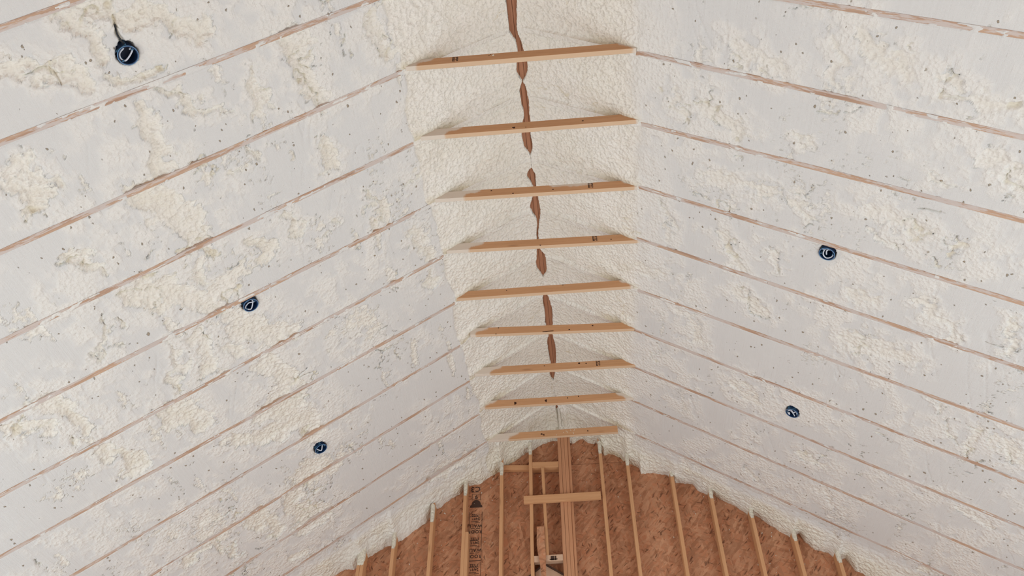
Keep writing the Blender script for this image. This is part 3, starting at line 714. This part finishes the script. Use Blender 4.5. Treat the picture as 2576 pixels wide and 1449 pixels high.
    if i == 8:                                     # fillet of foam running down onto the gable sheathing
        zb = np.interp(X, BX, BZ, left=BZ[0] - (BX[0] - X[:, :1]) * .7 if False else -2.1, right=-2.5)
        zb = np.where(X < BX[0], BZ[0] + (X - BX[0]) * .70, zb); zb = np.where(X > BX[-1], BZ[-1] - (X - BX[-1]) * .64, zb)
        zb = zb + fbm(X * 22, Y * 3, 91, 3) * .02
        ys = 8.12; t = np.clip((Y - ys) / (YO - ys), 0, 1)
        lob = (worley(X / .10, Y / .10, 44) * .018 + lump * .02 + big * .014) * np.sin(np.pi * np.clip(t, 0, 1)) ** .6
        near = np.zeros(X.shape)
        for (sx, sz) in STUDS + [(.05, .5), (.15, .5)]: near = np.maximum(near, np.exp(-((X - sx) / .075) ** 2))
        drop = (Zo - zb) * (t ** (2.3 - 1.35 * near))
        Zo = Zo - np.where(t > 0, drop, 0) - lob * (t > 0)
        fr = sm(.05, .35, t); tint = np.clip(tint + .28 * fr, 0, .9); skin = np.maximum(skin, fr * (.55 + .45 * sm(-.2, .2, lump))); 
    V = np.stack([Xo, Y, Zo], -1).reshape(-1, 3)
    nu_, nv_ = X.shape
    idx = np.arange(nu_ * nv_).reshape(nu_, nv_)
    q = np.stack([idx[:-1, :-1], idx[:-1, 1:], idx[1:, 1:], idx[1:, :-1]], -1).reshape(-1, 4)
    if side < 0: q = q[:, ::-1]
    q = q[:, ::-1]
    fc = np.stack([A * 1.2 * S + (side > 0) * 20, Y * S, 0 * Y], -1).reshape(-1, 3)
    fc[:, 2] = 0
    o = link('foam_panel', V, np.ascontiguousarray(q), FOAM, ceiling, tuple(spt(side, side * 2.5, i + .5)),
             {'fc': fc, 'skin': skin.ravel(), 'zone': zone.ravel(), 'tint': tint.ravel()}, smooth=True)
    return o
for i in range(-3, 9):
    foam_bay(-1, i)
for i in range(-2, 9):
    foam_bay(1, i)

# ------------------------------------------------------------------ blue junction boxes
def tube(path, r, k=6):
    P = [Vector(p) for p in path]; V = []; F = []
    up = Vector((.3, .2, 1)).normalized()
    for i, p in enumerate(P):
        d = (P[min(i + 1, len(P) - 1)] - P[max(i - 1, 0)]).normalized()
        a = d.cross(up).normalized(); b = d.cross(a)
        for j in range(k):
            t = 2 * math.pi * j / k; V.append(tuple(p + a * r * math.cos(t) + b * r * math.sin(t)))
    for i in range(len(P) - 1):
        for j in range(k):
            F.append((i * k + j, i * k + (j + 1) % k, (i + 1) * k + (j + 1) % k, (i + 1) * k + j))
    F.append(tuple(reversed(range(k)))); F.append(tuple(range((len(P) - 1) * k, len(P) * k)))
    return V, F
def spline(pts, n=10):
    P = [Vector(p) for p in pts]; out = []
    for i in range(len(P) - 1):
        p0 = P[max(i - 1, 0)]; p1 = P[i]; p2 = P[i + 1]; p3 = P[min(i + 2, len(P) - 1)]
        for k in range(n):
            t = k / n
            out.append(.5 * ((2 * p1) + (p2 - p0) * t + (2 * p0 - 5 * p1 + 4 * p2 - p3) * t * t + (3 * p1 - p0 - 3 * p2 + p3) * t ** 3))
    out.append(P[-1]); return out
# cable coils in image-like axes (right, up) of the box mouth, in box radii
COILS = [
    [[(-.05, .62), (-.45, .28), (-.62, -.1), (-.35, -.35), (.1, -.12), (.5, .22), (.55, .42), (.3, .3)]],
    [[(.55, .75), (.35, .15), (.1, -.35), (-.2, -.62), (-.75, -.45), (-.55, -.05), (-.1, .2), (.3, .12), (.75, .22)]],
    [[(.2, .75), (-.45, .62), (-.52, .3), (-.15, -.35), (.05, -.25), (.45, .55), (.5, .8)]],
    [[(-.8, .42), (-.4, .6), (0, .75), (.25, .6)], [(.1, .55), (-.3, .3), (-.35, -.25), (0, -.62), (.45, -.4), (.6, .05), (.45, .5), (.1, .6), (-.1, .3), (-.05, -.2)]],
    [[(-.5, .5), (-.3, .15), (-.7, -.05), (-.65, -.5), (-.3, -.6), (-.35, -.25)], [(-.6, -.0), (-.2, .05), (.3, -.35), (.7, -.95)], [(-.25, .75), (-.1, .25), (.2, .15), (.35, .55), (.15, .75), (.1, .5)], [(.3, .7), (.55, .2), (.75, -.15)]]]
BL = ['largest blue junction box, high on the left slope, black cable above it',
      'blue junction box tucked against a rafter on the left slope, crossed cable loop inside',
      'small blue round junction box on the lower left slope, wedge of cable inside',
      'blue junction box hugging a rafter on the right slope, round cable coil inside',
      'small blue junction box on the lower right slope, squiggled white cable inside']
RB = .0895
for bi, ((bx, by), coil, lab) in enumerate(zip(BOXES, COILS, BL)):
    side = -1 if bx < 0 else 1; n_in = NL if side < 0 else NR
    c = spt(side, bx, by, .0)
    ydir = Vector((0, 1, 0)); xdir = n_in.cross(ydir).normalized()
    if xdir.x < 0: xdir = -xdir
    def L(u, v, h): return tuple(c + xdir * u + ydir * v + n_in * h)
    root = empty('junction_box', tuple(c))
    K = 40; rim_h, back = .016, -.15
    V = []; F = []
    prof = [(RB * .93, back), (RB, back), (RB, rim_h - .012), (RB * 1.04, rim_h - .012), (RB * 1.04, rim_h), (RB * .93, rim_h), (RB * .91, back + .012)]
    for rr_, hh in prof:
        for j in range(K):
            t = 2 * math.pi * j / K; V.append(L(rr_ * math.cos(t), rr_ * math.sin(t), hh))
    for a in range(len(prof) - 1):
        for j in range(K):
            F.append((a * K + j, a * K + (j + 1) % K, (a + 1) * K + (j + 1) % K, (a + 1) * K + j))
    link('shell', V, F, M_BOX, root, tuple(c), smooth=False)
    ring = [L((RB + .004) * math.cos(2 * math.pi * j / K), (RB + .004) * math.sin(2 * math.pi * j / K), rim_h - .002) for j in range(K + 1)]
    Vr, Fr = tube(ring, .0045, 5); link('rim', Vr, Fr, M_RIM, root, tuple(c), smooth=True)
    V = [L(RB * .93 * math.cos(2 * math.pi * j / K), RB * .93 * math.sin(2 * math.pi * j / K), back + .01) for j in range(K)]
    V += [L(RB * .93 * math.cos(2 * math.pi * j / K), RB * .93 * math.sin(2 * math.pi * j / K), back) for j in range(K)]
    link('back_plate', V, [tuple(range(K)), tuple(reversed(range(K, 2 * K)))] + [(j, (j + 1) % K, (j + 1) % K + K, j + K) for j in range(K)], M_BOXIN, root, tuple(c))
    for ang in (2.6 + bi * .1, 2.6 + math.pi + bi * .1):        # the two screw bosses
        V = []; F = []; cu, cv = .80 * RB * math.cos(ang), .80 * RB * math.sin(ang)
        for hh in (back + .01, rim_h - .004):
            for j in range(10):
                t = 2 * math.pi * j / 10; V.append(L(cu + .012 * math.cos(t), cv + .009 * math.sin(t), hh))
        F = [(j, (j + 1) % 10, (j + 1) % 10 + 10, j + 10) for j in range(10)] + [tuple(range(10, 20))]
        link('screw_boss', V, F, M_BOXOUT, root, tuple(c))
    # outer bracket facing the camera side
    V = [L(u, v * (.78 if bi in (1, 3) else 1), h) for u, v, h in ((-.085, -.035, -.12), (.03, -.105, -.12), (.03, -.105, -.006), (-.085, -.07, -.006), (-.08, -.02, -.12), (.03, -.085, -.12), (.03, -.085, -.006), (-.08, -.055, -.006))]
    link('bracket', V, [(0, 1, 2, 3), (4, 7, 6, 5), (0, 4, 5, 1), (1, 5, 6, 2), (2, 6, 7, 3), (3, 7, 4, 0)], M_BOXOUT, root, tuple(c))
    for ci, cc in enumerate(coil):
        # image right/up -> box axes (up in the photo is towards the camera side, i.e. -y)
        pts = []
        for i, (a, b) in enumerate(cc):
            q = min(1.4, .80 / max(.01, math.hypot(a, b)))
            pts.append(L(a * RB * q, -b * RB * q, (-.008 - .010 * math.sin(i * 1.3 + ci))))
        V, F = tube(spline(pts), .0088)
        link('cable', V, F, M_CABLE, root, tuple(c), smooth=True)
    if bi == 0:
        pts = [tuple(spt(-1, *q)) for q in ((-3.615, -1.47, -.03), (-3.622, -1.53, -.012), (-3.628, -1.60, -.02), (-3.61, -1.68, -.05))]
        V, F = tube(spline(pts), .0085); o = link('cable', V, F, M_BLACK, root, tuple(c), smooth=True); o['label'] = 'black feed cable'
    tag(root, lab, 'junction box', 'junction boxes in the foam')

# ------------------------------------------------------------------ stray foam specks stuck to the gable wall
V = []; F = []
rs = random.Random(3)
for k in range(150):
    x = rs.uniform(-3.9, 4.6); zt = float(np.interp(x, BX, BZ)); z = zt - abs(rs.gauss(0, .7)) - .05
    y = YO - .004; a = rs.uniform(.004, .011); b = a * rs.uniform(.8, 2.2)
    if z < -4: continue
    k0 = len(V)
    V += [(x - a, y, z), (x + a, y, z), (x, y, z - b), (x, y, z + b), (x, y - a, z), (x, y + a * .3, z)]
    F += [(k0 + p, k0 + q, k0 + 4) for p, q in ((0, 2), (2, 1), (1, 3), (3, 0))] + [(k0 + q, k0 + p, k0 + 5) for p, q in ((0, 2), (2, 1), (1, 3), (3, 0))]
sp = link('foam_specks', V, F, M_SPECK, wall); sp['kind'] = 'stuff'
V = []; F = []
y0, s0 = TIES[8]
for (x, z) in ((.12, .07), (.17, .10), (.185, .085), (.25, .12), (.26, .10), (.31, .04), (.32, .10), (.3, .06), (-.02, .03), (.33, .12), (.2, .07)):
    y = y0 + s0 * x - .001; a = .007; b = .011; k0 = len(V)
    V += [(x - a, y, z), (x + a, y, z), (x, y, z - b), (x, y, z + b), (x, y - a, z), (x, y + a * .3, z)]
    F += [(k0 + p, k0 + q, k0 + 4) for p, q in ((0, 2), (2, 1), (1, 3), (3, 0))] + [(k0 + q, k0 + p, k0 + 5) for p, q in ((0, 2), (2, 1), (1, 3), (3, 0))]
sp = link('foam_specks', V, F, M_SPECK, last_tie); sp['kind'] = 'stuff'
